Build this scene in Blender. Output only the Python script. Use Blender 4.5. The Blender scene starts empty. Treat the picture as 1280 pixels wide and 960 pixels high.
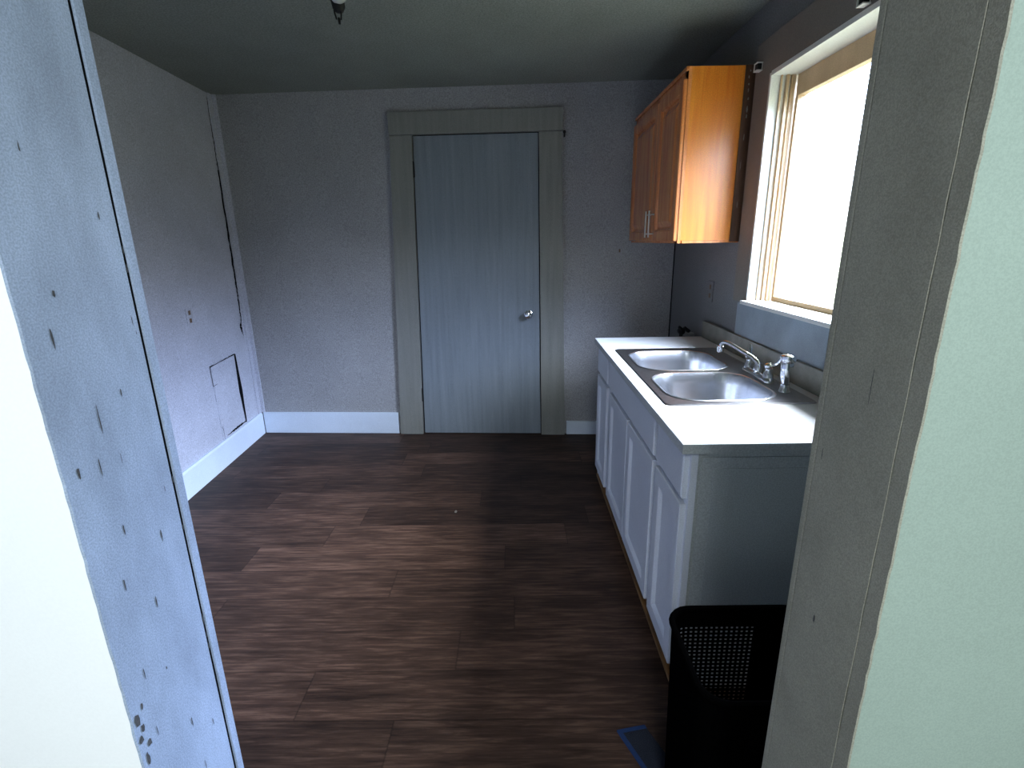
import bpy, bmesh, math, random
from mathutils import Vector, Matrix
R = random.Random(7)
scn = bpy.context.scene
COL = scn.collection
PI = math.pi

# ------------------------------------------------------------------ helpers
def new(): return bmesh.new()

def box(bm, x0, x1, y0, y1, z0, z1, bev=0.0, seg=2):
    vs = [bm.verts.new((x, y, z)) for x in (x0, x1) for y in (y0, y1) for z in (z0, z1)]
    idx = [(0,1,3,2),(4,6,7,5),(0,4,5,1),(2,3,7,6),(0,2,6,4),(1,5,7,3)]
    fs = [bm.faces.new([vs[i] for i in f]) for f in idx]
    if bev > 0:
        es = list({e for f in fs for e in f.edges})
        bmesh.ops.bevel(bm, geom=es, offset=bev, segments=seg, affect='EDGES', profile=0.6, clamp_overlap=True)
    return bm

def hexa(bm, bottom, top):
    """prism from 4 bottom points and 4 top points"""
    a = [bm.verts.new(p) for p in bottom]; b = [bm.verts.new(p) for p in top]
    bm.faces.new(a[::-1]); bm.faces.new(b)
    for i in range(4):
        j = (i+1) % 4
        bm.faces.new((a[i], a[j], b[j], b[i]))
    return bm

def loft(bm, loops, cap0=True, cap1=True, closed=True):
    L = [[bm.verts.new(p) for p in lp] for lp in loops]
    n = len(L[0])
    for a, b in zip(L, L[1:]):
        for i in range(n if closed else n-1):
            j = (i+1) % n
            bm.faces.new((a[i], a[j], b[j], b[i]))
    if cap0: bm.faces.new(L[0][::-1])
    if cap1: bm.faces.new(L[-1])
    return L

def tube(bm, pts, r, n=10, caps=True):
    pts = [Vector(p) for p in pts]
    rs = r if isinstance(r, (list, tuple)) else [r]*len(pts)
    loops = []; ref = None
    for i, p in enumerate(pts):
        d = (pts[min(i+1, len(pts)-1)] - pts[max(i-1, 0)]).normalized()
        if ref is None:
            ref = Vector((0,0,1)) if abs(d.z) < .9 else Vector((1,0,0))
        u = (ref - d*ref.dot(d)).normalized(); v = d.cross(u); ref = u
        loops.append([p + (u*math.cos(2*PI*k/n) + v*math.sin(2*PI*k/n))*rs[i] for k in range(n)])
    loft(bm, loops, caps, caps)
    return bm

def lathe(bm, prof, c, M=None, n=20):
    M = M or Matrix.Identity(3); c = Vector(c)
    loops = [[c + M @ Vector((max(r,1e-4)*math.cos(2*PI*k/n), max(r,1e-4)*math.sin(2*PI*k/n), z)) for k in range(n)] for r, z in prof]
    loft(bm, loops, True, True)
    return bm

def rrect(x0, x1, y0, y1, r, n=8):
    P = []
    for cx, cy, a0 in ((x1-r, y1-r, 0), (x0+r, y1-r, PI/2), (x0+r, y0+r, PI), (x1-r, y0+r, 1.5*PI)):
        for k in range(n+1):
            a = a0 + PI/2*k/n
            P.append((cx + r*math.cos(a), cy + r*math.sin(a)))
    return P

def panel(bm, f, u0, u1, z0, z1, th, levels):
    """panel front from nested rectangles; f(u,z,depth)->point; levels=[(inset,depth)]"""
    lp = [(0, th)] + levels
    loops = []
    for ins, d in lp:
        loops.append([f(u0+ins, z0+ins, d), f(u1-ins, z0+ins, d), f(u1-ins, z1-ins, d), f(u0+ins, z1-ins, d)])
    loft(bm, loops, True, True)
    return bm

def obj(name, bm, m, parent=None, smooth=False, M=None):
    if M is not None: bmesh.ops.transform(bm, matrix=M, verts=bm.verts)
    off = Vector((0,0,0))
    p = parent
    while p is not None:
        off += p.location; p = p.parent
    if off.length: bmesh.ops.translate(bm, vec=-off, verts=bm.verts)
    bmesh.ops.recalc_face_normals(bm, faces=bm.faces)
    me = bpy.data.meshes.new(name); bm.to_mesh(me); bm.free()
    if smooth:
        for p in me.polygons: p.use_smooth = True
        try: me.set_sharp_from_angle(angle=math.radians(40))
        except Exception: pass
    me.materials.append(m)
    o = bpy.data.objects.new(name, me); COL.objects.link(o)
    if parent is not None: o.parent = parent
    return o

def tag(o, label, cat, group=None):
    o['label'] = label; o['category'] = cat
    if group: o['group'] = group
    return o

def thing(name, label, cat, loc, group=None):
    o = bpy.data.objects.new(name, None); COL.objects.link(o); o.location = loc
    o.empty_display_size = .05
    return tag(o, label, cat, group)

def struct(name, bm, m, parent=None, M=None, smooth=False):
    o = obj(name, bm, m, parent, smooth, M)
    o['kind'] = 'structure'
    return o

# ------------------------------------------------------------------ materials
def lin(c):
    return tuple(((v/255)/12.92 if v/255 <= .04045 else ((v/255+.055)/1.055)**2.4) for v in c) + (1,)

def base(name):
    m = bpy.data.materials.new(name); m.use_nodes = True
    nt = m.node_tree; b = nt.nodes['Principled BSDF']
    return m, nt, b

def N(nt, t, **kw):
    n = nt.nodes.new(t)
    for k, v in kw.items():
        if k in n.inputs: n.inputs[k].default_value = v
        else: setattr(n, k, v)
    return n

def ramp(nt, src, stops):
    r = nt.nodes.new('ShaderNodeValToRGB')
    el = r.color_ramp.elements
    while len(el) < len(stops): el.new(.5)
    for e, (p, c) in zip(el, stops): e.position = p; e.color = c
    nt.links.new(src, r.inputs['Fac']); return r

def mul(c, k): return (min(1, c[0]*k), min(1, c[1]*k), min(1, c[2]*k), 1)

def paint(name, c, rough=.6, mottle=.12, grain=.10, gscale=260, bump=.15, cracks=0.0, stretch=(1,1,1), mscale=2.2, spec=.4):
    """painted surface: broad mottling, fine orange-peel grain, optional dark paint cracks"""
    m, nt, b = base(name); L = nt.links
    tc = N(nt, 'ShaderNodeTexCoord'); mp = N(nt, 'ShaderNodeMapping'); mp.inputs['Scale'].default_value = stretch
    L.new(tc.outputs['Object'], mp.inputs['Vector'])
    n1 = N(nt, 'ShaderNodeTexNoise', Scale=mscale, Detail=5.0, Roughness=.6); L.new(mp.outputs[0], n1.inputs['Vector'])
    r1 = ramp(nt, n1.outputs['Fac'], [(.3, mul(c, 1-mottle)), (.7, mul(c, 1+mottle))])
    n2 = N(nt, 'ShaderNodeTexNoise', Scale=gscale, Detail=2.0, Roughness=.7); L.new(tc.outputs['Object'], n2.inputs['Vector'])
    r2 = ramp(nt, n2.outputs['Fac'], [(.38, (max(.05,1-grain*2.0),)*3+(1,)), (.62, (1,1,1,1))])
    mx = N(nt, 'ShaderNodeMix', data_type='RGBA', blend_type='MULTIPLY'); mx.inputs[0].default_value = 1
    L.new(r1.outputs[0], mx.inputs[6]); L.new(r2.outputs[0], mx.inputs[7])
    out = mx.outputs[2]
    if cracks > 0:
        mc = N(nt, 'ShaderNodeMapping'); mc.inputs['Scale'].default_value = (9, 9, 1.6)
        L.new(tc.outputs['Object'], mc.inputs['Vector'])
        nz = N(nt, 'ShaderNodeTexNoise', Scale=1.3, Detail=3.0); L.new(mc.outputs[0], nz.inputs['Vector'])
        ad = N(nt, 'ShaderNodeMix', data_type='RGBA', blend_type='ADD'); ad.inputs[0].default_value = 1.2
        L.new(mc.outputs[0], ad.inputs[6]); L.new(nz.outputs['Color'], ad.inputs[7])
        vo = N(nt, 'ShaderNodeTexVoronoi', feature='DISTANCE_TO_EDGE', Scale=1.1); L.new(ad.outputs[2], vo.inputs['Vector'])
        n3 = N(nt, 'ShaderNodeTexNoise', Scale=7.0, Detail=2.0); L.new(tc.outputs['Object'], n3.inputs['Vector'])
        th = ramp(nt, n3.outputs['Fac'], [(.55, (0,0,0,1)), (.68, (.028,)*3+(1,))])
        lt = N(nt, 'ShaderNodeMath', operation='LESS_THAN'); L.new(vo.outputs['Distance'], lt.inputs[0]); L.new(th.outputs[0], lt.inputs[1])
        sc = N(nt, 'ShaderNodeMath', operation='MULTIPLY'); L.new(lt.outputs[0], sc.inputs[0]); sc.inputs[1].default_value = cracks
        mk = N(nt, 'ShaderNodeMix', data_type='RGBA'); L.new(sc.outputs[0], mk.inputs[0]); L.new(out, mk.inputs[6]); mk.inputs[7].default_value = mul(c, .3)
        out = mk.outputs[2]
    L.new(out, b.inputs['Base Color'])
    b.inputs['Roughness'].default_value = rough
    b.inputs['Specular IOR Level'].default_value = spec
    if bump:
        bp = N(nt, 'ShaderNodeBump', Strength=bump, Distance=.002); L.new(n2.outputs['Fac'], bp.inputs['Height']); L.new(bp.outputs[0], b.inputs['Normal'])
    return m

def plain(name, c, rough=.5, metal=0.0, spec=.5, noise=.08, nscale=60, coat=0):
    m, nt, b = base(name); L = nt.links
    tc = N(nt, 'ShaderNodeTexCoord'); n = N(nt, 'ShaderNodeTexNoise', Scale=nscale, Detail=3.0); L.new(tc.outputs['Object'], n.inputs['Vector'])
    r = ramp(nt, n.outputs['Fac'], [(.3, mul(c, 1-noise)), (.7, mul(c, 1+noise))]); L.new(r.outputs[0], b.inputs['Base Color'])
    b.inputs['Roughness'].default_value = rough; b.inputs['Metallic'].default_value = metal
    b.inputs['Specular IOR Level'].default_value = spec; b.inputs['Coat Weight'].default_value = coat
    return m

def wood(name, c0, c1, scale=(18, 18, 1.2), rough=.35, coat=.3, grain=90):
    m, nt, b = base(name); L = nt.links
    tc = N(nt, 'ShaderNodeTexCoord'); mp = N(nt, 'ShaderNodeMapping'); mp.inputs['Scale'].default_value = scale
    L.new(tc.outputs['Object'], mp.inputs['Vector'])
    n = N(nt, 'ShaderNodeTexNoise', Scale=1.6, Detail=7.0, Roughness=.62, Distortion=.6); L.new(mp.outputs[0], n.inputs['Vector'])
    r = ramp(nt, n.outputs['Fac'], [(.3, c0), (.72, c1)])
    n2 = N(nt, 'ShaderNodeTexNoise', Scale=220.0, Detail=2.0); L.new(tc.outputs['Object'], n2.inputs['Vector'])
    r2 = ramp(nt, n2.outputs['Fac'], [(.3, (.75,.75,.75,1)), (.7, (1,1,1,1))])
    mx = N(nt, 'ShaderNodeMix', data_type='RGBA', blend_type='MULTIPLY'); mx.inputs[0].default_value = 1
    L.new(r.outputs[0], mx.inputs[6]); L.new(r2.outputs[0], mx.inputs[7]); L.new(mx.outputs[2], b.inputs['Base Color'])
    b.inputs['Roughness'].default_value = rough; b.inputs['Coat Weight'].default_value = coat; b.inputs['Coat Roughness'].default_value = .25
    return m

def floor_material():
    m, nt, b = base('laminate planks'); L = nt.links
    tc = N(nt, 'ShaderNodeTexCoord')
    at = N(nt, 'ShaderNodeAttribute', attribute_name='shade')
    uv = N(nt, 'ShaderNodeUVMap', uv_map='plank')
    sx = N(nt, 'ShaderNodeSeparateXYZ'); L.new(uv.outputs[0], sx.inputs[0])
    # per-plank offset of the grain
    of = N(nt, 'ShaderNodeVectorMath', operation='SCALE'); L.new(at.outputs['Color'], of.inputs[0]); of.inputs['Scale'].default_value = 37
    ad = N(nt, 'ShaderNodeVectorMath', operation='ADD'); L.new(tc.outputs['Object'], ad.inputs[0]); L.new(of.outputs[0], ad.inputs[1])
    mp = N(nt, 'ShaderNodeMapping'); mp.inputs['Scale'].default_value = (2.6, 34, 1); L.new(ad.outputs[0], mp.inputs['Vector'])
    n = N(nt, 'ShaderNodeTexNoise', Scale=2.2, Detail=8.0, Roughness=.68, Distortion=.35); L.new(mp.outputs[0], n.inputs['Vector'])
    r = ramp(nt, n.outputs['Fac'], [(.28, FL0), (.5, FL1), (.75, FL2)])
    mp2 = N(nt, 'ShaderNodeMapping'); mp2.inputs['Scale'].default_value = (3, 10, 1); L.new(ad.outputs[0], mp2.inputs['Vector'])
    n2 = N(nt, 'ShaderNodeTexNoise', Scale=1.0, Detail=3.0); L.new(mp2.outputs[0], n2.inputs['Vector'])
    r2 = ramp(nt, n2.outputs['Fac'], [(.3, (.5,.5,.5,1)), (.7, (1.0,1.0,1.0,1))])
    a1 = N(nt, 'ShaderNodeMix', data_type='RGBA', blend_type='MULTIPLY'); a1.inputs[0].default_value = 1
    L.new(r.outputs[0], a1.inputs[6]); L.new(r2.outputs[0], a1.inputs[7])
    sh = N(nt, 'ShaderNodeMapRange'); L.new(at.outputs['Fac'], sh.inputs['Value']); sh.inputs['To Min'].default_value = .48; sh.inputs['To Max'].default_value = 1.3
    a2 = N(nt, 'ShaderNodeVectorMath', operation='SCALE'); L.new(a1.outputs[2], a2.inputs[0]); L.new(sh.outputs[0], a2.inputs['Scale'])
    # seams: uv holds the distance to plank edges in metres
    mn = N(nt, 'ShaderNodeMath', operation='MINIMUM'); L.new(sx.outputs[0], mn.inputs[0]); L.new(sx.outputs[1], mn.inputs[1])
    sr = N(nt, 'ShaderNodeMapRange'); L.new(mn.outputs[0], sr.inputs['Value']); sr.inputs['From Min'].default_value = .001; sr.inputs['From Max'].default_value = .004
    sr.inputs['To Min'].default_value = .6; sr.inputs['To Max'].default_value = 1
    a3 = N(nt, 'ShaderNodeVectorMath', operation='SCALE'); L.new(a2.outputs[0], a3.inputs[0]); L.new(sr.outputs[0], a3.inputs['Scale'])
    L.new(a3.outputs[0], b.inputs['Base Color'])
    b.inputs['Roughness'].default_value = .55; b.inputs['Specular IOR Level'].default_value = .25
    bp = N(nt, 'ShaderNodeBump', Strength=.12, Distance=.002); L.new(n.outputs['Fac'], bp.inputs['Height']); L.new(bp.outputs[0], b.inputs['Normal'])
    return m

FL0, FL1, FL2 = lin((44, 30, 25)), lin((80, 59, 49)), lin((124, 97, 82))
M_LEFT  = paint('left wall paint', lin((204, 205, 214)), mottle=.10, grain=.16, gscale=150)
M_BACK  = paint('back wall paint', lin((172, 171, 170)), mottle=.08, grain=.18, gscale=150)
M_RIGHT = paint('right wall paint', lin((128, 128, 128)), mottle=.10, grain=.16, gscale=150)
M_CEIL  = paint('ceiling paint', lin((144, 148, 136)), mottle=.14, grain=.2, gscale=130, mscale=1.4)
M_HALLL = paint('hall paint lit copy', lin((248, 250, 252)), mottle=.02, grain=.01, bump=.05)  # lightened copy: stronger lamp light on the left put into the colour
M_HALLR = paint('hall paint dim copy', lin((152, 168, 158)), mottle=.06, grain=.06, gscale=500, bump=.05)  # dimmer greenish copy: weaker lamp light on the right put into the colour
M_JAMBL = paint('worn jamb paint window tint', lin((163, 178, 202)), mottle=.18, grain=.13, gscale=520, stretch=(1, 1, .45), mscale=16)  # blue tint paints the window light falling on the left jamb
M_JAMBR = paint('worn grey jamb paint', lin((158, 156, 142)), mottle=.12, mscale=9, grain=.15, gscale=600)
M_BASEB = paint('baseboard paint', lin((222, 232, 242)), rough=.4, mottle=.06, grain=.06)
M_DOOR  = paint('grey blue door paint', lin((132, 140, 145)), mottle=.12, stretch=(14, 14, .7), mscale=2.5, rough=.5)
M_CASE  = paint('door casing paint', lin((138, 138, 130)), mottle=.10, stretch=(14, 14, .7), mscale=2.5, rough=.5)
M_WCASE = paint('window casing paint', lin((128, 120, 110)), mottle=.10)
M_WHITE = paint('white window paint', lin((236, 236, 226)), rough=.45, mottle=.05, grain=.05)
M_TAN   = paint('tan window track', lin((196, 168, 130)), rough=.5, mottle=.14, stretch=(1,1,.4), mscale=8)
M_APRON = paint('glossy apron paint', lin((150, 162, 170)), rough=.28, mottle=.18, mscale=6)
M_FLOOR = floor_material()
M_CAB   = paint('white cabinet paint', lin((226, 230, 238)), rough=.32, mottle=.06, grain=.06)
M_CABS  = paint('grey cabinet side panel', lin((196, 200, 198)), rough=.5, mottle=.05, grain=.12)
M_TOP   = paint('white laminate', lin((236, 241, 245)), rough=.3, mottle=.05, grain=.04, stretch=(1,9,1), mscale=9, bump=0)
M_SPL   = paint('marbled backsplash laminate', lin((150, 148, 138)), rough=.2, mottle=.22, mscale=9, grain=.06, bump=.03)
M_TOE   = wood('bare toe board', lin((92, 62, 34)), lin((170, 124, 72)), scale=(2, 2, 20))
M_OAK   = wood('orange varnished side', lin((226, 118, 28)), lin((246, 158, 52)), rough=.3, coat=.35)
M_OAKD  = wood('reddish varnished doors', lin((206, 108, 48)), lin((252, 166, 92)), rough=.24, coat=.6)
M_OAKX  = wood('dark scribe strip', lin((60, 36, 20)), lin((96, 62, 38)), rough=.5)
M_STEEL = plain('brushed stainless', (.74, .77, .84, 1), rough=.27, metal=1, noise=.05, nscale=200)
M_STEELD= plain('stainless shaded deck', (.42, .42, .44, 1), rough=.28, metal=1, noise=.10, nscale=60)  # same steel darkened, paints the unlit look of the deck
M_CHROME= plain('chrome', (.85, .86, .88, 1), rough=.07, metal=1, noise=.01)
M_NICK  = plain('brushed nickel', (.75, .72, .66, 1), rough=.3, metal=1, noise=.03)
M_BLACK = plain('black plastic', (.0012, .0012, .0013, 1), rough=1.0, spec=0.0)
M_DARK  = plain('dark gap', (.006, .006, .007, 1), rough=.9, spec=.05)
M_IRON  = plain('black iron', (.012, .012, .012, 1), rough=.6, spec=.3)
M_PIPE  = plain('pale pipe paint', lin((150, 155, 158)), rough=.4)
M_BULB  = plain('frosted bulb glass', lin((208, 210, 200)), rough=.25, noise=.03)
M_PLATE = plain('almond plastic', lin((150, 150, 150)), rough=.4, noise=.03)
M_SOCK  = plain('brown socket', lin((112, 88, 66)), rough=.5)
M_MAT   = paint('blue grey mat', lin((46, 50, 62)), rough=.95, mottle=.22, grain=.3, gscale=500, mscale=12, bump=.6, spec=.1)
M_MATE  = plain('blue mat edge', lin((36, 54, 92)), rough=.9, spec=.1)

def glass_material():
    m = bpy.data.materials.new('window glass'); m.use_nodes = True; nt = m.node_tree
    nt.nodes.clear(); out = N(nt, 'ShaderNodeOutputMaterial')
    t = N(nt, 'ShaderNodeBsdfTransparent', Color=(.97, .98, .98, 1)); g = N(nt, 'ShaderNodeBsdfGlossy', Roughness=.02)
    fr = N(nt, 'ShaderNodeFresnel', IOR=1.45); mx = N(nt, 'ShaderNodeMixShader')
    ml = N(nt, 'ShaderNodeMath', operation='MULTIPLY'); ml.inputs[1].default_value = .5
    nt.links.new(fr.outputs[0], ml.inputs[0]); nt.links.new(ml.outputs[0], mx.inputs[0])
    nt.links.new(t.outputs[0], mx.inputs[1]); nt.links.new(g.outputs[0], mx.inputs[2]); nt.links.new(mx.outputs[0], out.inputs[0])
    return m
M_GLASS = glass_material()

# ------------------------------------------------------------------ room data (metres; the camera stands at x=0,y=0)
ZC = 2.43
def xl(y): return -2.034 + .055*(3.82 - y)         # left wall leans in slightly towards the doorway
def yb(x): return 3.7157 - .0505*x                 # back wall
XR = 1.12
YN0, YN1 = .435, .572                              # partition with the doorway
DL, DR, DH = -.425, .364, 2.06                     # doorway opening
ANG = math.atan(-.0505)
MB = Matrix.Translation((0, 3.7157, 0)) @ Matrix.Rotation(ANG, 4, 'Z')   # back-wall frame: local -y faces the room

# ------------------------------------------------------------------ floor: one mesh, planks as faces
def make_floor():
    bm = new(); uvl = bm.loops.layers.uv.new('plank'); cl = bm.loops.layers.float_color.new('shade')
    W, OFF, LEN = .191, 1.25, 1.22
    joints = {-1: -.40, 0: -.72, 1: -.228, 2: -1.24, 3: -.555, 4: -1.285, 5: -.975, 6: -.845, 7: -.215, 8: -1.2, 9: -.62}
    shades = {(4, 0): .95, (4, -1): .22, (5, 0): .9, (3, -1): .62, (6, -1): .75, (7, 0): .35, (7,-1): .6, (1, 0): .55, (1,-1): .5, (0, 0): .42, (2, 0): .38, (3, 0): .55, (-1, 0): .35, (2,-1): .5}
    x0, x1, y0, y1 = -2.05, 1.3, -2.2, 3.84
    for k in range(-19, 15):
        a, b = OFF + k*W, OFF + (k+1)*W
        ja = joints.get(k, R.uniform(-1.2, 0))
        for i in range(-4, 5):
            u, v = ja + i*LEN, ja + (i+1)*LEN
            cu, cv, ca, cb = max(u, x0), min(v, x1), max(a, y0), min(b, y1)
            if cv - cu < 1e-4 or cb - ca < 1e-4: continue
            s = shades.get((k, i), R.uniform(.15, .75))
            col = (s, s, s, 1)
            # split each plank in a 2x2 fan so that uv can hold the distance to the nearest edges
            xm, ym = (u+v)/2, (a+b)/2
            for p, q in ((cu, min(xm, cv)), (max(xm, cu), cv)):
                for r_, t in ((ca, min(ym, cb)), (max(ym, ca), cb)):
                    if q-p < 1e-5 or t-r_ < 1e-5: continue
                    vs = [bm.verts.new((X, Y, 0)) for X, Y in ((p, r_), (q, r_), (q, t), (p, t))]
                    f = bm.faces.new(vs)
                    for lp in f.loops:
                        X, Y = lp.vert.co.x, lp.vert.co.y
                        lp[uvl].uv = (min(X-u, v-X), min(Y-a, b-Y)); lp[cl] = col
    o = struct('floor', bm, M_FLOOR)
    return o
make_floor()

# ------------------------------------------------------------------ ceiling and walls
bm = new(); box(bm, -2.25, 1.27, -2.3, 3.95, ZC, ZC+.1); struct('ceiling', bm, M_CEIL)
bm = new(); y0, y1 = YN1, 3.95
hexa(bm, [(xl(y0), y0, 0), (xl(y1), y1, 0), (-2.25, y1, 0), (-2.25, y0, 0)], [(xl(y0), y0, ZC), (xl(y1), y1, ZC), (-2.25, y1, ZC), (-2.25, y0, ZC)])
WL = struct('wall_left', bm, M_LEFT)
bm = new(); hexa(bm, [(xl(3.82)-.002, yb(-2.04), 0), (XR, yb(XR), 0), (XR, 3.95, 0), (xl(3.82)-.002, 3.95, 0)],
                 [(xl(3.82)-.002, yb(-2.04), ZC), (XR, yb(XR), ZC), (XR, 3.95, ZC), (xl(3.82)-.002, 3.95, ZC)])
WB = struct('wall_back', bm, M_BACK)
# right wall round the window opening
WY0, WY1, WZ0, WZ1 = 1.50, 2.45, 1.145, 2.12
bm = new()
box(bm, XR, XR+.15, WY1, 3.95, 0, ZC); box(bm, XR, XR+.15, YN0, WY0, 0, ZC)
box(bm, XR, XR+.15, WY0, WY1, 0, WZ0); box(bm, XR, XR+.15, WY0, WY1, WZ1, ZC)
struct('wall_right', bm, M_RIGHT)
# partition
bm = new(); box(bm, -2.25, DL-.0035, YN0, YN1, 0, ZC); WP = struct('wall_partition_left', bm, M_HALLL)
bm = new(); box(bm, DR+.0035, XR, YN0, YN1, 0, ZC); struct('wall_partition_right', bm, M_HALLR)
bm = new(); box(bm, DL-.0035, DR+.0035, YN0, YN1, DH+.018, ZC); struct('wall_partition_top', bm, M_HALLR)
# the room the camera stands in
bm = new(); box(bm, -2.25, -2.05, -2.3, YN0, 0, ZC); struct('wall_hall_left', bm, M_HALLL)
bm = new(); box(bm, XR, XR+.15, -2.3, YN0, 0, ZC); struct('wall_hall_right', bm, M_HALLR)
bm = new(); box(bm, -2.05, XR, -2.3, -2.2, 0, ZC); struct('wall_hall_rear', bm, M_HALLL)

# doorway jambs (structure trims)
def wavy_strip(bm, x, dirn, ya, yb_, z0, z1, amp, n=60, th=.018):
    """jamb board whose near edge wanders a little, like torn plaster"""
    la, lb, lc, ld = [], [], [], []
    for i in range(n+1):
        z = z0 + (z1-z0)*i/n
        w = R.uniform(-amp, amp)
        la.append((x, ya + w, z)); lb.append((x, yb_, z)); lc.append((x + dirn*th, yb_, z)); ld.append((x + dirn*th, ya + w, z))
    A, B, C_, D = [[bm.verts.new(p) for p in l] for l in (la, lb, lc, ld)]
    for i in range(n):
        for P, Q in ((A, B), (B, C_), (C_, D), (D, A)):
            bm.faces.new((P[i], Q[i], Q[i+1], P[i+1]))
    bm.faces.new((A[0], B[0], C_[0], D[0])); bm.faces.new((A[n], B[n], C_[n], D[n]))
    return bm
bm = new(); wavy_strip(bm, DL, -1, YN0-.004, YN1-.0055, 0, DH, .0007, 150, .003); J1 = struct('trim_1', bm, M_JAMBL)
bm = new(); wavy_strip(bm, DR, 1, .4535, YN1, 0, DH, .0006, 60, .003); wavy_strip(bm, DR+.0006, 1, YN0-.003, .4524, 0, DH, .0008, 150, .0025); struct('trim_2', bm, M_JAMBR)
bm = new(); box(bm, DL, DR, YN0, YN1, DH, DH+.018); struct('trim_3', bm, M_JAMBR)
# kitchen-side casing of the doorway: its edge shows as the strip beyond a dark groove
bm = new(); wavy_strip(bm, DL-.0022, -1, YN1-.0053, YN1+.0008, 0, DH, .0004, 60, .0008); c = obj('groove_shade', bm, M_DARK, J1); c['kind'] = 'structure'  # dark strip paints the shade inside the groove
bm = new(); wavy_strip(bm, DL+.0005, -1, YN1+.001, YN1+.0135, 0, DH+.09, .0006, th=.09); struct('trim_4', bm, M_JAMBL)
bm = new(); box(bm, DR, DR+.09, YN1+.001, YN1+.013, 0, DH+.09, .002); struct('trim_5', bm, M_JAMBR)
bm = new(); box(bm, DL+.001, DR-.001, YN1+.001, YN1+.013, DH, DH+.09, .002); struct('trim_6', bm, M_JAMBR)
# paint chips on the left jamb near its torn edge
def blob(bm, f, pts, d=.0008):
    a = [bm.verts.new(f(u, v, d)) for u, v in pts]; bm.faces.new(a); return bm
def ragged(cu, cv, ru, rv, n=9, j=.45):
    return [(cu + ru*math.cos(2*PI*k/n)*R.uniform(1-j, 1), cv + rv*math.sin(2*PI*k/n)*R.uniform(1-j, 1)) for k in range(n)]
fj = lambda u, v, d: (DL + d, u, v)
M_CHIP = plain('bare plaster chip', lin((74, 74, 76)), rough=.9, noise=.35, nscale=300)
bm = new()
for cy, cz, ry, rz in ((.437, .945, .004, .012), (.441, .93, .003, .007), (.436, .92, .004, .006), (.445, .905, .004, .006), (.438, .89, .003, .01), (.447, .955, .002, .006),
                       (.457, 1.37, .0015, .012), (.470, 1.41, .002, .004), (.485, 1.28, .001, .02), (.472, 1.235, .001, .015), (.52, 1.30, .0012, .006), (.50, 1.05, .001, .012), (.53, 1.12, .001, .01), (.465, 1.10, .0012, .01), (.51, .86, .001, .009), (.545, .82, .001, .008), (.447, 1.24, .002, .008)) + tuple((R.uniform(.445,.565), R.uniform(.78,1.6), R.uniform(.0004,.0011), R.uniform(.003,.012)) for _ in range(12)) + tuple((YN1-.0045, R.uniform(.75,1.6), R.uniform(.0008,.0016), R.uniform(.004,.012)) for _ in range(7)):
    blob(bm, fj, ragged(cy, cz, ry, rz))
c = obj('paint_chips', bm, M_CHIP, J1); c['kind'] = 'structure'
fr_ = lambda u, v, d: (DR - d, u, v)
bm = new()
for cy, cz, ry, rz in ((.525, .995, .002, .007), (.50, 1.30, .0006, .03), (.56, 1.2, .0008, .01)): blob(bm, fr_, ragged(cy, cz, ry, rz))
c = obj('paint_chips', bm, M_CHIP, bpy.data.objects['trim_2']); c['kind'] = 'structure'

# ------------------------------------------------------------------ baseboards
BH = .172
bm = new(); ya, yz = YN1+.016, yb(-2.02)-.02
def lprism(bm, y0, y1, t0, t1, z0, z1):
    hexa(bm, [(xl(y0)+t0, y0, z0), (xl(y0)+t1, y0, z0), (xl(y1)+t1, y1, z0), (xl(y1)+t0, y1, z0)],
             [(xl(y0)+t0, y0, z1), (xl(y0)+t1, y0, z1), (xl(y1)+t1, y1, z1), (xl(y1)+t0, y1, z1)])
lprism(bm, ya, yz, 0, .02, 0, BH-.012)
hexa(bm, [(xl(ya), ya, BH-.012), (xl(ya)+.02, ya, BH-.012), (xl(yz)+.02, yz, BH-.012), (xl(yz), yz, BH-.012)],
         [(xl(ya), ya, BH), (xl(ya)+.012, ya, BH), (xl(yz)+.012, yz, BH), (xl(yz), yz, BH)])
struct('baseboard_left', bm, M_BASEB)
bm = new(); box(bm, -2.01, -.925, -.018, 0, 0, BH, .004); box(bm, .385, 1.10, -.018, 0, 0, BH*.62, .004)
struct('baseboard_back', bm, M_BASEB, M=MB)

# corner strip and the cracks of the left wall
bm = new(); lprism(bm, 3.762, yb(-2.03)-.001, 0, .010, BH, ZC); box(bm, xl(3.8)+.008, xl(3.8)+.035, yb(-2.0)-.012, yb(-2.0)-.001, BH, ZC)
struct('trim_7', bm, M_LEFT)
M_CRK = M_DARK
fl = lambda u, v, d: (xl(u) + d, u, v)
def sliver(bm, pts, w, d=.0012):
    """thin dark crack along pts (y,z) with widths w"""
    A = [bm.verts.new(fl(y - ww/2, z, d)) for (y, z), ww in zip(pts, w)]; B = [bm.verts.new(fl(y + ww/2, z, d)) for (y, z), ww in zip(pts, w)]
    for i in range(len(pts)-1): bm.faces.new((A[i], B[i], B[i+1], A[i+1]))
def jag(p0, p1, w0, w1, n=26, j=.004):
    pts, ws = [], []
    for i in range(n+1):
        t = i/n; pts.append((p0[0] + (p1[0]-p0[0])*t + R.uniform(-j, j), p0[1] + (p1[1]-p0[1])*t)); ws.append(max(.002, (w0 + (w1-w0)*t)*R.uniform(.6, 1.2)))
    return pts, ws
bm = new()
sliver(bm, *jag((3.752, 2.40), (3.752, 1.95), .006, .014)); sliver(bm, *jag((3.752, 1.95), (3.744, 1.2), .026, .026)); sliver(bm, *jag((3.744, 1.2), (3.735, .93), .024, .014))
sliver(bm, *jag((3.735, .93), (3.71, .87), .012, .03, 6)); sliver(bm, *jag((3.71, .87), (3.735, .80), .03, .006, 6))
c = obj('wall_crack', bm, M_CRK, WL); c['kind'] = 'structure'
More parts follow.
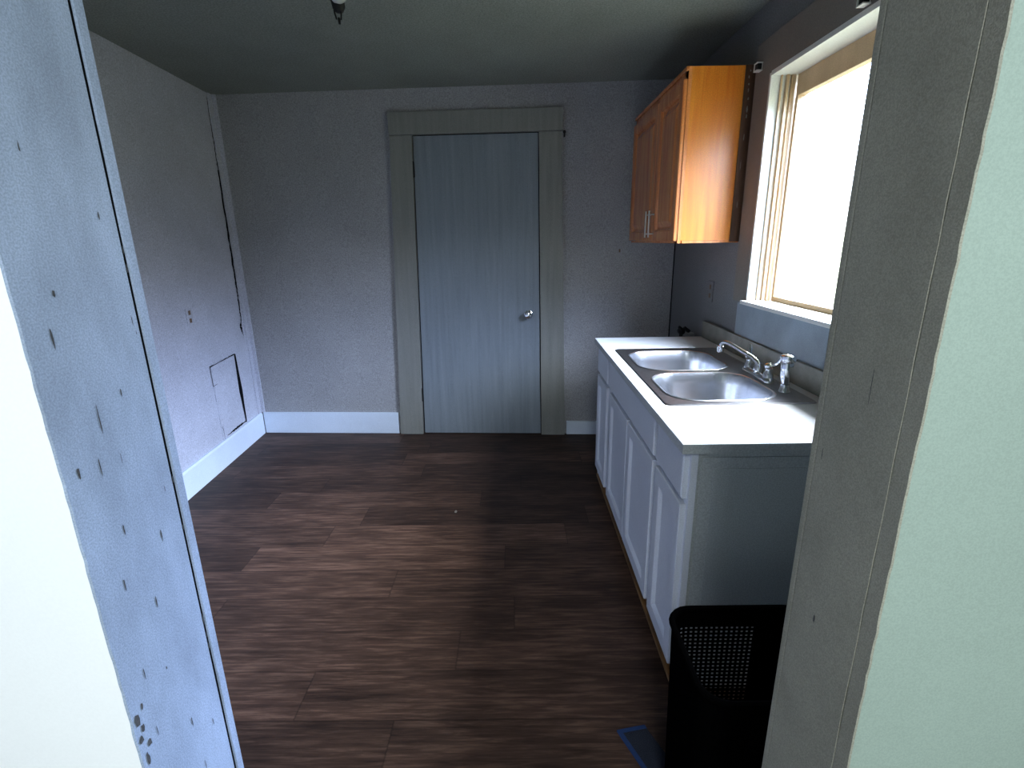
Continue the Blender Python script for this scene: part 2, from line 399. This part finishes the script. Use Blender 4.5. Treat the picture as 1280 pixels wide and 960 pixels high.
# patched access hole: a loose board with open gaps round it
bm = new(); lprism(bm, 3.215, 3.535, 0, .004, BH, .685)
c = obj('wall_patch', bm, M_LEFT, WL); c['kind'] = 'structure'
bm = new()
sliver(bm, [(3.552, .70), (3.55, .55), (3.552, .42), (3.556, .32), (3.56, .18)], [.016, .036, .050, .028, .012], .0045)
A = [(3.215, .685), (3.535, .70)]
def hsl(y0, z0, y1, z1, w0, w1, n=14, d=.0046):
    P = []
    for i in range(n+1):
        t = i/n; P.append((y0+(y1-y0)*t, z0+(z1-z0)*t + R.uniform(-.002, .002), (w0+(w1-w0)*t)*R.uniform(.6, 1.2)))
    a = [bm.verts.new(fl(p[0], p[1]-p[2]/2, d)) for p in P]; b = [bm.verts.new(fl(p[0], p[1]+p[2]/2, d)) for p in P]
    for i in range(n): bm.faces.new((a[i], a[i+1], b[i+1], b[i]))
hsl(3.205, .688, 3.26, .690, .010, .006); hsl(3.26, .690, 3.55, .700, .004, .009)
hsl(3.27, .185, 3.42, .19, .003, .02); hsl(3.42, .19, 3.555, .19, .02, .008)
sliver(bm, *jag((3.207, .69), (3.205, .555), .006, .004, 8, .002), .0046); sliver(bm, *jag((3.207, .50), (3.21, .45), .003, .003, 4, .002), .0046)
hsl(3.21, .555, 3.26, .56, .004, .003)
sliver(bm, *jag((3.23, .27), (3.235, .175), .006, .003, 6, .003), .0046)
c = obj('patch_gap', bm, M_CRK, WL); c['kind'] = 'structure'
# dark strip down the back corner of the right wall
bm = new(); box(bm, XR-.006, XR-.0005, yb(XR)-.007, yb(XR)-.001, 0, ZC)
struct('trim_8', bm, M_DARK)

# ------------------------------------------------------------------ door in the back wall
bm = new(); hexa(bm, [(-.722, -.012, .006), (.186, -.012, .006), (.186, 0, .006), (-.722, 0, .006)], [(-.671, -.012, 2.138), (.170, -.012, 2.138), (.170, 0, 2.138), (-.671, 0, 2.138)])
D1 = struct('door_1', bm, M_DOOR, M=MB)
bm = new()
Kz = Matrix.Rotation(PI/2, 3, 'X')      # lathe axis +z -> -y
lathe(bm, [(.030, 0), (.031, .006), (.022, .010), (.011, .014), (.011, .030), (.020, .036), (.027, .046), (.028, .056), (.022, .066), (.008, .070)], (.098, -.012, .93), Kz)
k = obj('door_knob', bm, M_CHROME, D1, True, MB); k['label'] = 'round shiny metal door knob'
for z in (1.93, .32):
    bm = new(); x = -.672 - .054*(2.133-z)/2.127
    box(bm, x-.010, x+.004, -.020, -.012, z-.05, z+.05, .002); tube(bm, [(x-.006, -.022, z-.052), (x-.006, -.022, z+.052)], .005)
    obj('hinge', bm, M_IRON, D1, False, MB)
bm = new()
hexa(bm, [(-.732, -.004, 0), (.192, -.004, 0), (.192, -.0005, 0), (-.732, -.0005, 0)], [(-.676, -.004, 2.1445), (.176, -.004, 2.1445), (.176, -.0005, 2.1445), (-.676, -.0005, 2.1445)])
c = obj('door_gap_shade', bm, M_DARK, D1, False, MB); c['kind'] = 'structure'  # dark sheet behind the slab paints the shadow in the door gap
bm = new()
hexa(bm, [(-.912, -.028, 0), (-.734, -.028, 0), (-.734, 0, 0), (-.912, 0, 0)], [(-.828, -.028, 2.142), (-.677, -.028, 2.142), (-.677, 0, 2.142), (-.828, 0, 2.142)])
struct('trim_9', bm, M_CASE, M=MB)
bm = new()
hexa(bm, [(.193, -.028, 0), (.372, -.028, 0), (.372, 0, 0), (.193, 0, 0)], [(.177, -.028, 2.142), (.328, -.028, 2.142), (.328, 0, 2.142), (.177, 0, 2.142)])
struct('trim_10', bm, M_CASE, M=MB)
bm = new(); box(bm, -.832, .334, -.030, 0, 2.1455, 2.285, .002); struct('trim_11', bm, M_CASE, M=MB)
# small hook by the casing corner
bm = new(); P = lambda x, y, z: MB @ Vector((x, y, z))
lathe(bm, [(.010, 0), (.010, .006), (.004, .008)], (.345, -.001, 2.14), Kz, 10)
tube(bm, [(.345, -.006, 2.14), (.345, -.02, 2.132), (.345, -.026, 2.118), (.345, -.018, 2.108), (.345, -.012, 2.112)], .0045, 8)
h = thing('wall_hook', 'small black hook beside the top corner of the door casing', 'hook', P(.345, 0, 2.14)); obj('hook', bm, M_IRON, h, True, MB)

# ------------------------------------------------------------------ window
W = bpy.data.objects.new('window_1', None); COL.objects.link(W); W['kind'] = 'structure'; W.location = (XR, 2.0, WZ0)
def wpart(name, bm, m, smooth=False):
    o = obj(name, bm, m, W, smooth); o['kind'] = 'structure'; return o
XS = XR + .092
bm = new(); box(bm, XR-.014, XR, WY1, WY1+.150, WZ0-.002, 2.27, .003); box(bm, XR-.014, XR, WY0-.13, WY0, WZ0-.002, 2.27, .003)
box(bm, XR-.0142, XR, WY0-.13, WY1+.15, WZ1+.006, 2.272, .003); wpart('casing', bm, M_WCASE)
bm = new()   # reveal lining
box(bm, XR-.016, XR+.15, WY1-.014, WY1, WZ0, WZ1, 0); box(bm, XR-.016, XR+.15, WY0, WY0+.014, WZ0, WZ1, 0); box(bm, XR-.016, XR+.15, WY0+.014, WY1-.014, WZ1-.012, WZ1+.006, 0)
wpart('reveal_lining', bm, M_WHITE)
bm = new(); box(bm, XR-.035, XR+.15, WY0-.03, WY1+.02, WZ0-.006, WZ0+.012, .003); wpart('stool', bm, M_WHITE)
bm = new(); box(bm, XR-.012, XR, WY0-.13, 2.545, .975, WZ0-.007, .002); wpart('apron', bm, M_APRON)
bm = new()
for s, yy in ((-1, WY1-.014), (1, WY0+.014)):
    for x0, x1, d in ((.024, .030, .010), (.046, .056, .016), (.068, .074, .012), (.076, .086, .010)):
        box(bm, XR+x0, XR+x1, min(yy, yy+s*d), max(yy, yy+s*d), WZ0+.012, WZ1-.012)
wpart('side_track', bm, M_TAN)
bm = new(); ya, yz = WY0+.026, WY1-.026; z0, z1 = WZ0+.012, WZ1-.012
box(bm, XS, XS+.035, ya, yz, z1-.085, z1, .003); box(bm, XS, XS+.035, ya, yz, z0, z0+.022, .003)
box(bm, XS, XS+.035, ya, ya+.03, z0+.022, z1-.085); box(bm, XS, XS+.035, yz-.020, yz, z0+.022, z1-.085)
wpart('sash', bm, M_TAN)
bm = new(); box(bm, XS+.015, XS+.019, ya+.03, yz-.020, z0+.022, z1-.085); wpart('glass_pane', bm, M_GLASS)

# blind brackets on the casing
def bracket(y, z, label):
    t = thing('blind_bracket', label, 'bracket', (XR-.014, y, z), 'blind brackets on the window casing')
    bm = new(); x0, x1 = XR-.040, XR-.0145; s = .017; w = .004
    box(bm, x0, x1, y-s, y+s, z-s, z-s+w); box(bm, x0, x1, y-s, y+s, z+s-w, z+s); box(bm, x0, x1, y+s-w, y+s, z-s+w, z+s-w); box(bm, x1-.003, x1, y-s+w, y+s-w, z-s+w, z+s-w)
    obj('bracket_box', bm, M_WHITE, t)
    bm = new(); box(bm, x0+.004, x1-.004, y-s+.003, y+s-w-.001, z-s+w+.001, z+s-w-.001); obj('inner_shade', bm, M_IRON, t)  # dark block paints the shade inside the open bracket
bracket(2.548, 2.172, 'small square white blind bracket beside the upper corner of the window near the wooden cabinet')
bracket(1.835, 2.150, 'small white blind bracket above the window head, close to the dark doorway jamb')

# ------------------------------------------------------------------ base cabinet
YC0, YC1 = 1.358, 2.955
XF = .488; HC = .887
cab = thing('base_cabinet', 'white sink base cabinet with grey end panel under the double sink', 'cabinet', (.8, 2.15, 0))
bm = new()
box(bm, XF+.020, XR-.03, YC0+.006, YC0+.022, .0, .856); box(bm, XF+.020, XR-.03, YC1-.016, YC1, .0, .856)
box(bm, XF+.06, XR-.03, YC0+.022, YC1-.016, .09, .105); box(bm, XR-.042, XR-.03, YC0+.022, YC1-.016, .105, .856)
obj('carcass', bm, M_CABS, cab)
bm = new()   # face frame
for a, b_ in ((YC0, 1.395), (1.635, 1.70), (2.09, 2.13), (2.56, 2.63), (2.915, YC1)): box(bm, XF+.018, XF+.038, a, b_, .085, .856)
for z0, z1 in ((.085, .105), (.665, .705), (.830, .856)): box(bm, XF+.0185, XF+.0375, YC0+.001, YC1-.001, z0, z1)
obj('face_frame', bm, M_CAB, cab)
bm = new(); box(bm, XF+.050, XR-.035, YC0+.002, YC0+.006, .0, .835); box(bm, XF+.085, XR-.06, YC0, YC0+.002, .02, .80)
p = obj('end_panel', bm, M_CABS, cab); p['label'] = 'plain grey end panel facing the doorway'
bm = new(); box(bm, XF+.030, XF+.044, YC0+.004, YC1-.004, 0, .085); p = obj('toe_board', bm, M_TOE, cab); p['label'] = 'unpainted brown toe board'
bm = new(); box(bm, XF+.014, XF+.030, YC0+.002, YC1-.004, 0, .022, .005); p = obj('shoe_molding', bm, M_TOE, cab); p['label'] = 'unpainted brown shoe molding along the floor'
fx = lambda u, z, d: (XF + d, u, z)
SH = [(0, .002), (.002, 0), (.052, 0), (.056, .002), (.070, .011), (.072, .011)]
for a, b_ in ((1.373, 1.648), (1.690, 2.105), (2.118, 2.545), (2.625, 2.93)):
    bm = new(); panel(bm, fx, a, b_, .088, .678, .018, SH); obj('door', bm, M_CAB, cab)
for nm, a, b_ in (('drawer', 1.373, 1.648), ('false_front', 1.690, 2.57), ('drawer', 2.625, 2.93)):
    bm = new(); panel(bm, fx, a, b_, .697, .840, .018, [(0, .004), (.006, 0), (.010, 0)]); obj(nm, bm, M_CAB, cab)

# countertop with a cut-out for the sink
top = thing('countertop', 'white laminate countertop with marbled backsplash on the base cabinet', 'countertop', (.8, 2.15, .856))
TY0, TY1, TX0, TX1 = 1.338, 2.972, .472, XR-.004
SX0, SX1, SY0, SY1 = .524, 1.050, 1.685, 2.625
hx0, hx1, hy0, hy1 = SX0+.012, SX1-.012, SY0+.012, SY1-.012
bm = new()
for a in ((TX0, hx0, TY0, TY1), (hx1, TX1, TY0, TY1), (hx0, hx1, TY0, hy0), (hx0, hx1, hy1, TY1)): box(bm, a[0], a[1], a[2], a[3], .857, HC)
bmesh.ops.remove_doubles(bm, verts=bm.verts, dist=1e-5)
obj('worktop', bm, M_TOP, top)
bm = new(); box(bm, TX0-.0015, TX0, TY0-.0015, TY1, .8575, HC-.0015); box(bm, TX0, TX1, TY0-.0015, TY0, .8575, HC-.0015); p = obj('edge_band', bm, M_CABS, top); p['label'] = 'grey worn edge of the countertop'
bm = new(); box(bm, XR-.026, XR-.0045, TY0, 2.955, HC, .982, .004); p = obj('backsplash', bm, M_SPL, top); p['label'] = 'low marbled beige backsplash'

# ------------------------------------------------------------------ sink
sink = thing('double_sink', 'stainless steel double bowl sink set in the white countertop', 'sink', (.79, 2.15, HC))
ZR = HC + .005
BX0, BX1 = .560, .956
bowls = [(1.718, 2.105), (2.150, 2.550)]
def ring(x0, x1, y0, y1, r, z, n=9): return [(x, y, z) for x, y in rrect(x0, x1, y0, y1, r, n)]
bm = new()
outer = [bm.verts.new(p) for p in ring(SX0, SX1, SY0, SY1, .022, ZR)]
es = [bm.edges.new((outer[i], outer[(i+1) % len(outer)])) for i in range(len(outer))]
for a, b_ in bowls:
    v = [bm.verts.new(p) for p in ring(BX0, BX1, a, b_, .115, ZR)]
    es += [bm.edges.new((v[i], v[(i+1) % len(v)])) for i in range(len(v))]
bmesh.ops.triangle_fill(bm, use_beauty=True, use_dissolve=False, edges=es)
lo = [bm.verts.new((p.co.x + (.004 if p.co.x > .8 else -.004), p.co.y + (.004 if p.co.y > 2.15 else -.004), HC+.0006)) for p in outer]
for i in range(len(outer)):
    j = (i+1) % len(outer); bm.faces.new((outer[i], outer[j], lo[j], lo[i]))
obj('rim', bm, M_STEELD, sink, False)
for a, b_ in bowls:
    bm = new(); loops = []
    for ins, dz, r in ((-.008, .0015, .122), (-.003, .004, .118), (.003, .002, .112), (.008, -.010, .108), (.014, -.05, .104), (.022, -.11, .098), (.034, -.14, .088), (.060, -.155, .070), (.110, -.160, .05), (.150, -.162, .03)):
        loops.append(ring(BX0+ins, BX1-ins, a+ins, b_-ins, r, ZR+dz))
    loft(bm, loops, False, True)
    bas = obj('basin', bm, M_STEEL, sink, True)
    bm = new(); cx, cy = (BX0+BX1)/2, (a+b_)/2
    lathe(bm, [(.045, -.1615), (.045, -.159), (.036, -.158), (.032, -.1605), (.012, -.161)], (cx, cy, ZR), n=24)
    obj('drain', bm, M_CHROME, bas, True)

# ------------------------------------------------------------------ faucet and sprayer
fz = ZR + .0005
FX, FY = .998, 2.03
fau = thing('faucet', 'chrome two handle faucet on the sink deck, spout swung over the far bowl', 'faucet', (FX, FY, fz))
bm = new(); P = rrect(FX-.022, FX+.022, FY-.115, FY+.115, .021, 8)
loft(bm, [[(x, y, fz) for x, y in P], [(x, y, fz+.010) for x, y in P], [(FX+(x-FX)*.85, FY+(y-FY)*.95, fz+.020) for x, y in P], [(FX+(x-FX)*.6, FY+(y-FY)*.88, fz+.024) for x, y in P]])
obj('base_plate', bm, M_CHROME, fau, True)
bm = new()
lathe(bm, [(.020, fz+.02), (.020, fz+.040), (.016, fz+.048), (.015, fz+.058)], (FX, FY, 0), n=18)
path = [(FX, FY, fz+.05), (FX-.004, FY+.006, fz+.062), (FX-.016, FY+.028, fz+.076), (FX-.05, FY+.088, fz+.100), (FX-.074, FY+.132, fz+.116), (FX-.086, FY+.152, fz+.118), (FX-.093, FY+.164, fz+.110), (FX-.095, FY+.168, fz+.096)]
tube(bm, path, [.012, .011, .0095, .0085, .0085, .009, .0095, .0105], 12)
sp = obj('spout', bm, M_CHROME, fau, True)
bm = new(); lathe(bm, [(.013, fz+.070), (.0145, fz+.074), (.0145, fz+.098), (.012, fz+.100)], (FX-.095, FY+.168, 0), n=14); obj('aerator', bm, M_CHROME, sp, True)
for s in (-1, 1):
    hy = FY + s*.085
    bm = new()
    lathe(bm, [(.020, fz+.018), (.018, fz+.035), (.013, fz+.045), (.013, fz+.055), (.018, fz+.060), (.019, fz+.070), (.012, fz+.078), (.002, fz+.080)], (FX, hy, 0), n=16)
    tube(bm, [(FX, hy, fz+.066), (FX+.012, hy+s*.022, fz+.078), (FX+.018, hy+s*.040, fz+.094), (FX+.020, hy+s*.048, fz+.108)], [.007, .007, .0085, .006], 8)
    obj('handle', bm, M_CHROME, fau, True)
spr = thing('sink_sprayer', 'chrome side sprayer standing upright on the sink deck', 'sprayer', (.996, 1.812, fz))
bm = new(); lathe(bm, [(.021, 0), (.021, .006), (.017, .012), (.015, .030)], (.996, 1.812, fz), n=20); obj('holder', bm, M_CHROME, spr, True)
bm = new(); lathe(bm, [(.013, .031), (.016, .042), (.0205, .065), (.022, .105), (.020, .112)], (.996, 1.812, fz), n=20); obj('grip', bm, M_CHROME, spr, True)
bm = new(); T = Matrix.Rotation(math.radians(10), 3, 'Y')
lathe(bm, [(.019, .112), (.026, .118), (.0275, .130), (.026, .138), (.018, .143), (.003, .144)], (.996, 1.812, fz), n=22)
box(bm, .988, 1.004, 1.830, 1.842, fz+.07, fz+.125, .003)
obj('spray_head', bm, M_CHROME, spr, True)

# ------------------------------------------------------------------ pipe and valve in the gap behind the counter
pv = thing('shutoff_valve', 'black shutoff valve on a pale pipe in the corner behind the counter', 'valve', (1.05, 3.12, 0))
bm = new(); tube(bm, [(1.078, 3.12, 0), (1.078, 3.12, .86)], .016, 14); box(bm, 1.05, 1.104, 3.093, 3.147, .862, .885, .006); obj('pipe', bm, M_PIPE, pv, True)
bm = new(); tube(bm, [(1.028, 3.12, 0), (1.028, 3.12, .88)], .011, 12); obj('pipe', bm, M_IRON, pv, True)
bm = new(); lathe(bm, [(.010, -.02), (.020, -.016), (.020, .016), (.010, .02)], (1.028, 3.12, .893), Kz, 14); tube(bm, [(1.028, 3.12, .895), (1.05, 3.12, .912), (1.078, 3.12, .89)], .012, 10); obj('valve_body', bm, M_IRON, pv, True)
bm = new(); tube(bm, [(1.028, 3.10, .90), (1.018, 3.095, .918), (1.004, 3.09, .925)], [.008, .007, .009], 8); obj('handle', bm, M_IRON, pv, True)

# ------------------------------------------------------------------ wall cabinet
UX, UY0, UY1, UZ0, UZ1 = .806, 2.628, 3.655, 1.424, 2.205
uc = thing('wall_cabinet', 'orange brown varnished wooden wall cabinet hanging beside the window', 'cabinet', ((UX+XR)/2, (UY0+UY1)/2, UZ0))
bm = new(); e = .002
box(bm, UX+.022, XR-.003, UY0, UY1, UZ0+.012, UZ1, .0015)
p = obj('carcass', bm, M_OAK, uc); p['label'] = 'bright orange varnished cabinet body'
bm = new()
box(bm, UX+.0215, UX+.0225, UY0, UY1, UZ0, UZ1)
for a, b_ in ((UY0-.001, UY0+.04), ((UY0+UY1)/2-.02, (UY0+UY1)/2+.02), (UY1-.04, UY1)): box(bm, UX+.006, UX+.022, a, b_, UZ0, UZ1)
box(bm, UX+.006, UX+.022, UY0, UY1, UZ1-.055, UZ1); box(bm, UX+.006, UX+.022, UY0, UY1, UZ0, UZ0+.03)
box(bm, UX-.004, UX+.006, UY0-.002, UY1, UZ1-.018, UZ1, .003)
obj('face_frame', bm, M_OAKD, uc)
bm = new(); box(bm, UX+.03, XR-.004, UY0+.003, UY1-.003, UZ0, UZ0+.012); obj('bottom_panel', bm, M_OAKD, uc)
bm = new(); box(bm, XR-.050, XR-.003, UY0-.006, UY0, UZ0+.004, UZ1, .001); sc = obj('scribe_strip', bm, M_OAKX, uc); sc['label'] = 'dark brown strip against the wall with flecks of white paint'
fs = lambda u, v, d: (u, UY0-.006-d, v)
for z, rx, rz in ((2.155, .004, .008), (2.125, .005, .006), (2.10, .004, .010), (2.065, .006, .007), (2.02, .005, .022), (1.99, .004, .012), (1.90, .003, .02), (1.78, .002, .03), (1.60, .002, .02), (2.18, .004, .005)):
    bm = new(); blob(bm, fs, ragged(XR-.030+R.uniform(-.004, .004), z, rx, rz)); p = obj('paint_fleck', bm, M_CASE, sc); p['label'] = 'fleck of dried white paint'
ux = lambda u, z, d: (UX - .014 + d, u, z)
RP = [(0, .004), (.004, 0), (.050, 0), (.053, .003), (.058, .003), (.062, .015), (.072, .015), (.100, .002), (.102, .002)]
mid = 3.05
for a, b_, hy in ((UY0+.003, mid-.003, mid-.036), (mid+.003, UY1-.02, mid+.036)):
    bm = new(); panel(bm, ux, a, b_, UZ0+.012, UZ1-.052, .019, RP); d = obj('door', bm, M_OAKD, uc)
    bm = new(); x = UX - .014
    tube(bm, [(x-.028, hy, 1.455), (x-.028, hy, 1.60)], .0055, 10)
    for z in (1.475, 1.58): tube(bm, [(x+.001, hy, z), (x-.028, hy, z)], .0045, 8)
    h = obj('handle', bm, M_NICK, d, True); h['label'] = 'slim brushed metal bar handle'

# ------------------------------------------------------------------ outlets and switch
def plate_x(name, label, cat, x, sgn, y, z, duplex=True, w=.07, h=.115, m=M_PLATE, group=None):
    t = thing(name, label, cat, (x, y, z), group)
    bm = new(); box(bm, min(x, x+sgn*.006), max(x, x+sgn*.006), y-w/2, y+w/2, z-h/2, z+h/2, .002); obj('cover_plate', bm, m, t)
    for dz in (-.024, .024):
        bm = new(); xx = x + sgn*.006
        box(bm, min(xx, xx+sgn*.003), max(xx, xx+sgn*.003), y-.010, y+.010, z+dz-.013, z+dz+.013, .002); obj('socket', bm, M_SOCK, t)
    return t
plate_x('wall_outlet', 'small wall outlet with brown sockets above the patched hole in the pale wall', 'outlet', xl(3.086)+.001, 1, 3.086, 1.035, m=M_LEFT, w=.06, h=.10)
plate_x('wall_outlet', 'grey wall outlet above the backsplash below the wooden cabinet', 'outlet', XR-.001, -1, 2.93, 1.155, m=M_RIGHT)
t = thing('light_switch', 'grey light switch on the back wall between the door and the wooden cabinet', 'switch', MB @ Vector((.738, 0, 1.372)))
bm = new(); box(bm, .738-.036, .738+.036, -.007, -.001, 1.372-.058, 1.372+.058, .002); obj('cover_plate', bm, M_BACK, t, False, MB)
bm = new(); box(bm, .738-.005, .738+.005, -.016, -.007, 1.372-.012, 1.372+.010, .002); p = obj('toggle', bm, M_SOCK, t, False, MB)

# ------------------------------------------------------------------ bare bulb lamp on the ceiling
LX, LY = -.625, 2.2
lamp = thing('ceiling_lamp', 'bare bulb lamp holder hanging from the ceiling with dangling black wires', 'lamp', (LX, LY, ZC))
bm = new(); lathe(bm, [(.055, 0), (.055, -.012), (.040, -.022), (.012, -.026)], (LX-.02, LY, ZC-.001), n=20); obj('canopy', bm, M_BULB, lamp, True)
bm = new(); tube(bm, [(LX-.02, LY, ZC-.02), (LX-.024, LY, ZC-.05)], .011, 10)
Tb = Matrix.Rotation(math.radians(172), 3, 'Y')
lathe(bm, [(.012, 0), (.023, .008), (.025, .05), (.023, .075), (.014, .088), (.004, .09)], (LX-.026, LY, ZC-.06), Tb, 18); obj('socket', bm, M_IRON, lamp, True)
bm = new(); Tb = Matrix.Rotation(math.radians(150), 3, 'Y')
lathe(bm, [(.014, .0), (.016, .022), (.026, .038), (.034, .056), (.036, .072), (.032, .088), (.020, .100), (.004, .105)], (-.662, LY-.045, 2.390), Tb, 22); obj('bulb', bm, M_BULB, lamp, True)
bm = new(); tube(bm, [(LX-.036, LY, ZC-.125), (LX-.033, LY-.002, ZC-.150), (LX-.027, LY-.004, ZC-.172)], .003, 6); obj('wire', bm, M_IRON, lamp, True)
bm = new(); tube(bm, [(LX-.008, LY, ZC-.10), (LX-.008, LY-.002, ZC-.145), (LX-.010, LY-.004, ZC-.174)], .003, 6); obj('wire', bm, M_IRON, lamp, True)
bm = new(); tube(bm, [(LX-.019, LY-.004, ZC-.166), (LX-.018, LY-.004, ZC-.172), (LX-.017, LY-.004, ZC-.188)], [.003, .0055, .004], 8); obj('wire_nut', bm, M_IRON, lamp, True)

# ------------------------------------------------------------------ black perforated basket
bx0, bx1, by0, by1, bz = .370, .715, .80, 1.075, .556
bk = thing('laundry_basket', 'tall black perforated plastic basket standing at the end of the base cabinet', 'basket', ((bx0+bx1)/2, (by0+by1)/2, 0))
def basket_shell():
    bm = new()
    per = rrect(0, 1, 0, 1, .2, 1)
    def loop(z):
        t = z/bz; ins = .012*(1-t)
        return bx0+ins, bx1-ins, by0+ins, by1-ins
    # perimeter samples: fine spacing so that alternate cells are open
    def sample(z, n):
        x0, x1, y0, y1 = loop(z); r = .055
        segs = []; a, b = x1-x0-2*r, y1-y0-2*r; q = PI/2*r; tot = 2*a+2*b+4*q
        P = []
        for i in range(n):
            s = tot*i/n
            for L_, kind in ((a, 0), (q, 1), (b, 2), (q, 3), (a, 4), (q, 5), (b, 6), (q, 7)):
                if s <= L_ + 1e-9: break
                s -= L_
            if kind == 0: p = (x0+r+s, y0)
            elif kind == 1: t = s/r - PI/2; p = (x1-r+r*math.cos(t), y0+r+r*math.sin(t))
            elif kind == 2: p = (x1, y0+r+s)
            elif kind == 3: t = s/r; p = (x1-r+r*math.cos(t), y1-r+r*math.sin(t))
            elif kind == 4: p = (x1-r-s, y1)
            elif kind == 5: t = s/r + PI/2; p = (x0+r+r*math.cos(t), y1-r+r*math.sin(t))
            elif kind == 6: p = (x0, y1-r-s)
            else: t = s/r + PI; p = (x0+r+r*math.cos(t), y0+r+r*math.sin(t))
            P.append(p)
        return P
    n = 176
    zs = [0, .03, .06]
    z = .06
    while z < .50: z += .0055; zs.append(z); z += .0062; zs.append(z)
    zs += [.53, bz-.006]
    G = [[bm.verts.new((x, y, zz)) for x, y in sample(zz, n)] for zz in zs]
    for r_ in range(len(zs)-1):
        for i in range(n):
            j = (i+1) % n
            if zs[r_] > .058 and zs[r_+1] < .512 and r_ % 2 == 0 and i % 2 == 0 and G[r_][i].co.y > by1-.02 and G[r_][i].co.x < .60: continue
            bm.faces.new((G[r_][i], G[r_][j], G[r_+1][j], G[r_+1][i]))
    bm.faces.new(G[0][::-1])
    return bm, sample
bm, smp = basket_shell()
sh = obj('perforated_body', bm, M_BLACK, bk)
sm = sh.modifiers.new('thickness', 'SOLIDIFY'); sm.thickness = .0015; sm.offset = 0
bm = new(); P = [Vector((x, y, bz-.004)) for x, y in smp(bz, 72)]
tube(bm, P + [P[0]], .008, 8, False); obj('rim', bm, M_BLACK, bk, True)

# ------------------------------------------------------------------ mat on the floor
A_, B_, C2 = Vector((.292, 1.204, 0)), Vector((.46, 1.236, 0)), Vector((.338, 1.098, 0))
u = (B_-A_).normalized(); v = Vector((u.y, -u.x, 0)); vv = (C2-A_).normalized()
mt = thing('floor_mat', 'small dark blue mat lying on the plank floor beside the black basket', 'mat', A_)
bm = new(); LU, LV = .09, .30
def quad(bm, o, a, b, z0, z1):
    p = [o, o+a, o+a+b, o+b]
    hexa(bm, [(q.x, q.y, z0) for q in p], [(q.x, q.y, z1) for q in p])
wd = .012
quad(bm, A_ + u*wd + vv*wd, u*(LU-wd), vv*(LV-wd), .001, .006); obj('pile', bm, M_MAT, mt)
bm = new(); quad(bm, A_, u*wd, vv*LV, .001, .008); quad(bm, A_+u*wd, u*(LU-wd), vv*wd, .001, .008); p = obj('border', bm, M_MATE, mt); p['label'] = 'blue edge binding'
# debris on the floor
bm = new(); ZF = .0006
blob(bm, lambda a, b, d: (a, b, .002+d), ragged(-.345, 2.525, .010, .016, 8)); 
d = obj('paint_scrap', bm, M_CASE); tag(d, 'small pale paint scrap lying in the middle of the plank floor', 'scrap')

# ------------------------------------------------------------------ outside: unseen eave added to cut off the high sky light
bm = new(); box(bm, XR+.15, 1.92, .2, 4.2, 2.96, 3.06); struct('eave_sky_block', bm, M_CASE)

# ------------------------------------------------------------------ light
w = bpy.data.worlds.new('sky'); scn.world = w; w.use_nodes = True
nt = w.node_tree; nt.nodes.clear(); L = nt.links
out = N(nt, 'ShaderNodeOutputWorld'); bg = N(nt, 'ShaderNodeBackground'); L.new(bg.outputs[0], out.inputs[0])
tc = N(nt, 'ShaderNodeTexCoord'); sx = N(nt, 'ShaderNodeSeparateXYZ'); L.new(tc.outputs['Generated'], sx.inputs[0])
mr = N(nt, 'ShaderNodeMapRange'); mr.inputs['From Min'].default_value = -1; L.new(sx.outputs[2], mr.inputs['Value'])
rp = ramp(nt, mr.outputs[0], [(.30, (.028, .031, .025, 1)), (.495, (.030, .033, .027, 1)), (.52, (.034, .037, .040, 1)), (.587, (.08, .09, .11, 1)), (.66, (.30, .38, .60, 1)), (.76, (.64, .75, 1.0, 1)), (.90, (.93, .97, 1.0, 1))])
L.new(rp.outputs[0], bg.inputs[0]); bg.inputs[1].default_value = 165.0

def area(name, loc, rot, sx, sy, power, col, portal=False, spread=PI):
    l = bpy.data.lights.new(name, 'AREA'); l.shape = 'RECTANGLE'; l.size = sx; l.size_y = sy; l.energy = power; l.color = col; l.spread = spread
    if portal: l.cycles.is_portal = True
    o = bpy.data.objects.new(name, l); COL.objects.link(o); o.location = loc; o.rotation_euler = rot; return o
area('window_portal', (XR+.16, (WY0+WY1)/2, (WZ0+WZ1)/2), (0, PI/2, 0), WZ1-WZ0, WY1-WY0, 1, (1,1,1), True)
area('hall_lamp', (.2, -.9, 2.3), (0, 0, 0), .6, .6, 62, (.88, .96, 1))

# ------------------------------------------------------------------ camera
cd = bpy.data.cameras.new('camera'); cam = bpy.data.objects.new('camera', cd); COL.objects.link(cam)
cd.sensor_width = 36; cd.lens = 633.94/1280*36; cd.clip_start = .02
cam.location = (0, 0, 1.45)
cam.rotation_euler = (Matrix.Rotation(.0084, 3, 'Z') @ Matrix.Rotation(PI/2 - .2753, 3, 'X') @ Matrix.Rotation(-.0167, 3, 'Z')).to_euler()
scn.camera = cam
scn.view_settings.view_transform = 'Standard'
scn.view_settings.look = 'None'
scn.cycles.use_denoising = True
scn.cycles.max_bounces = 8
scn.cycles.sample_clamp_indirect = 4
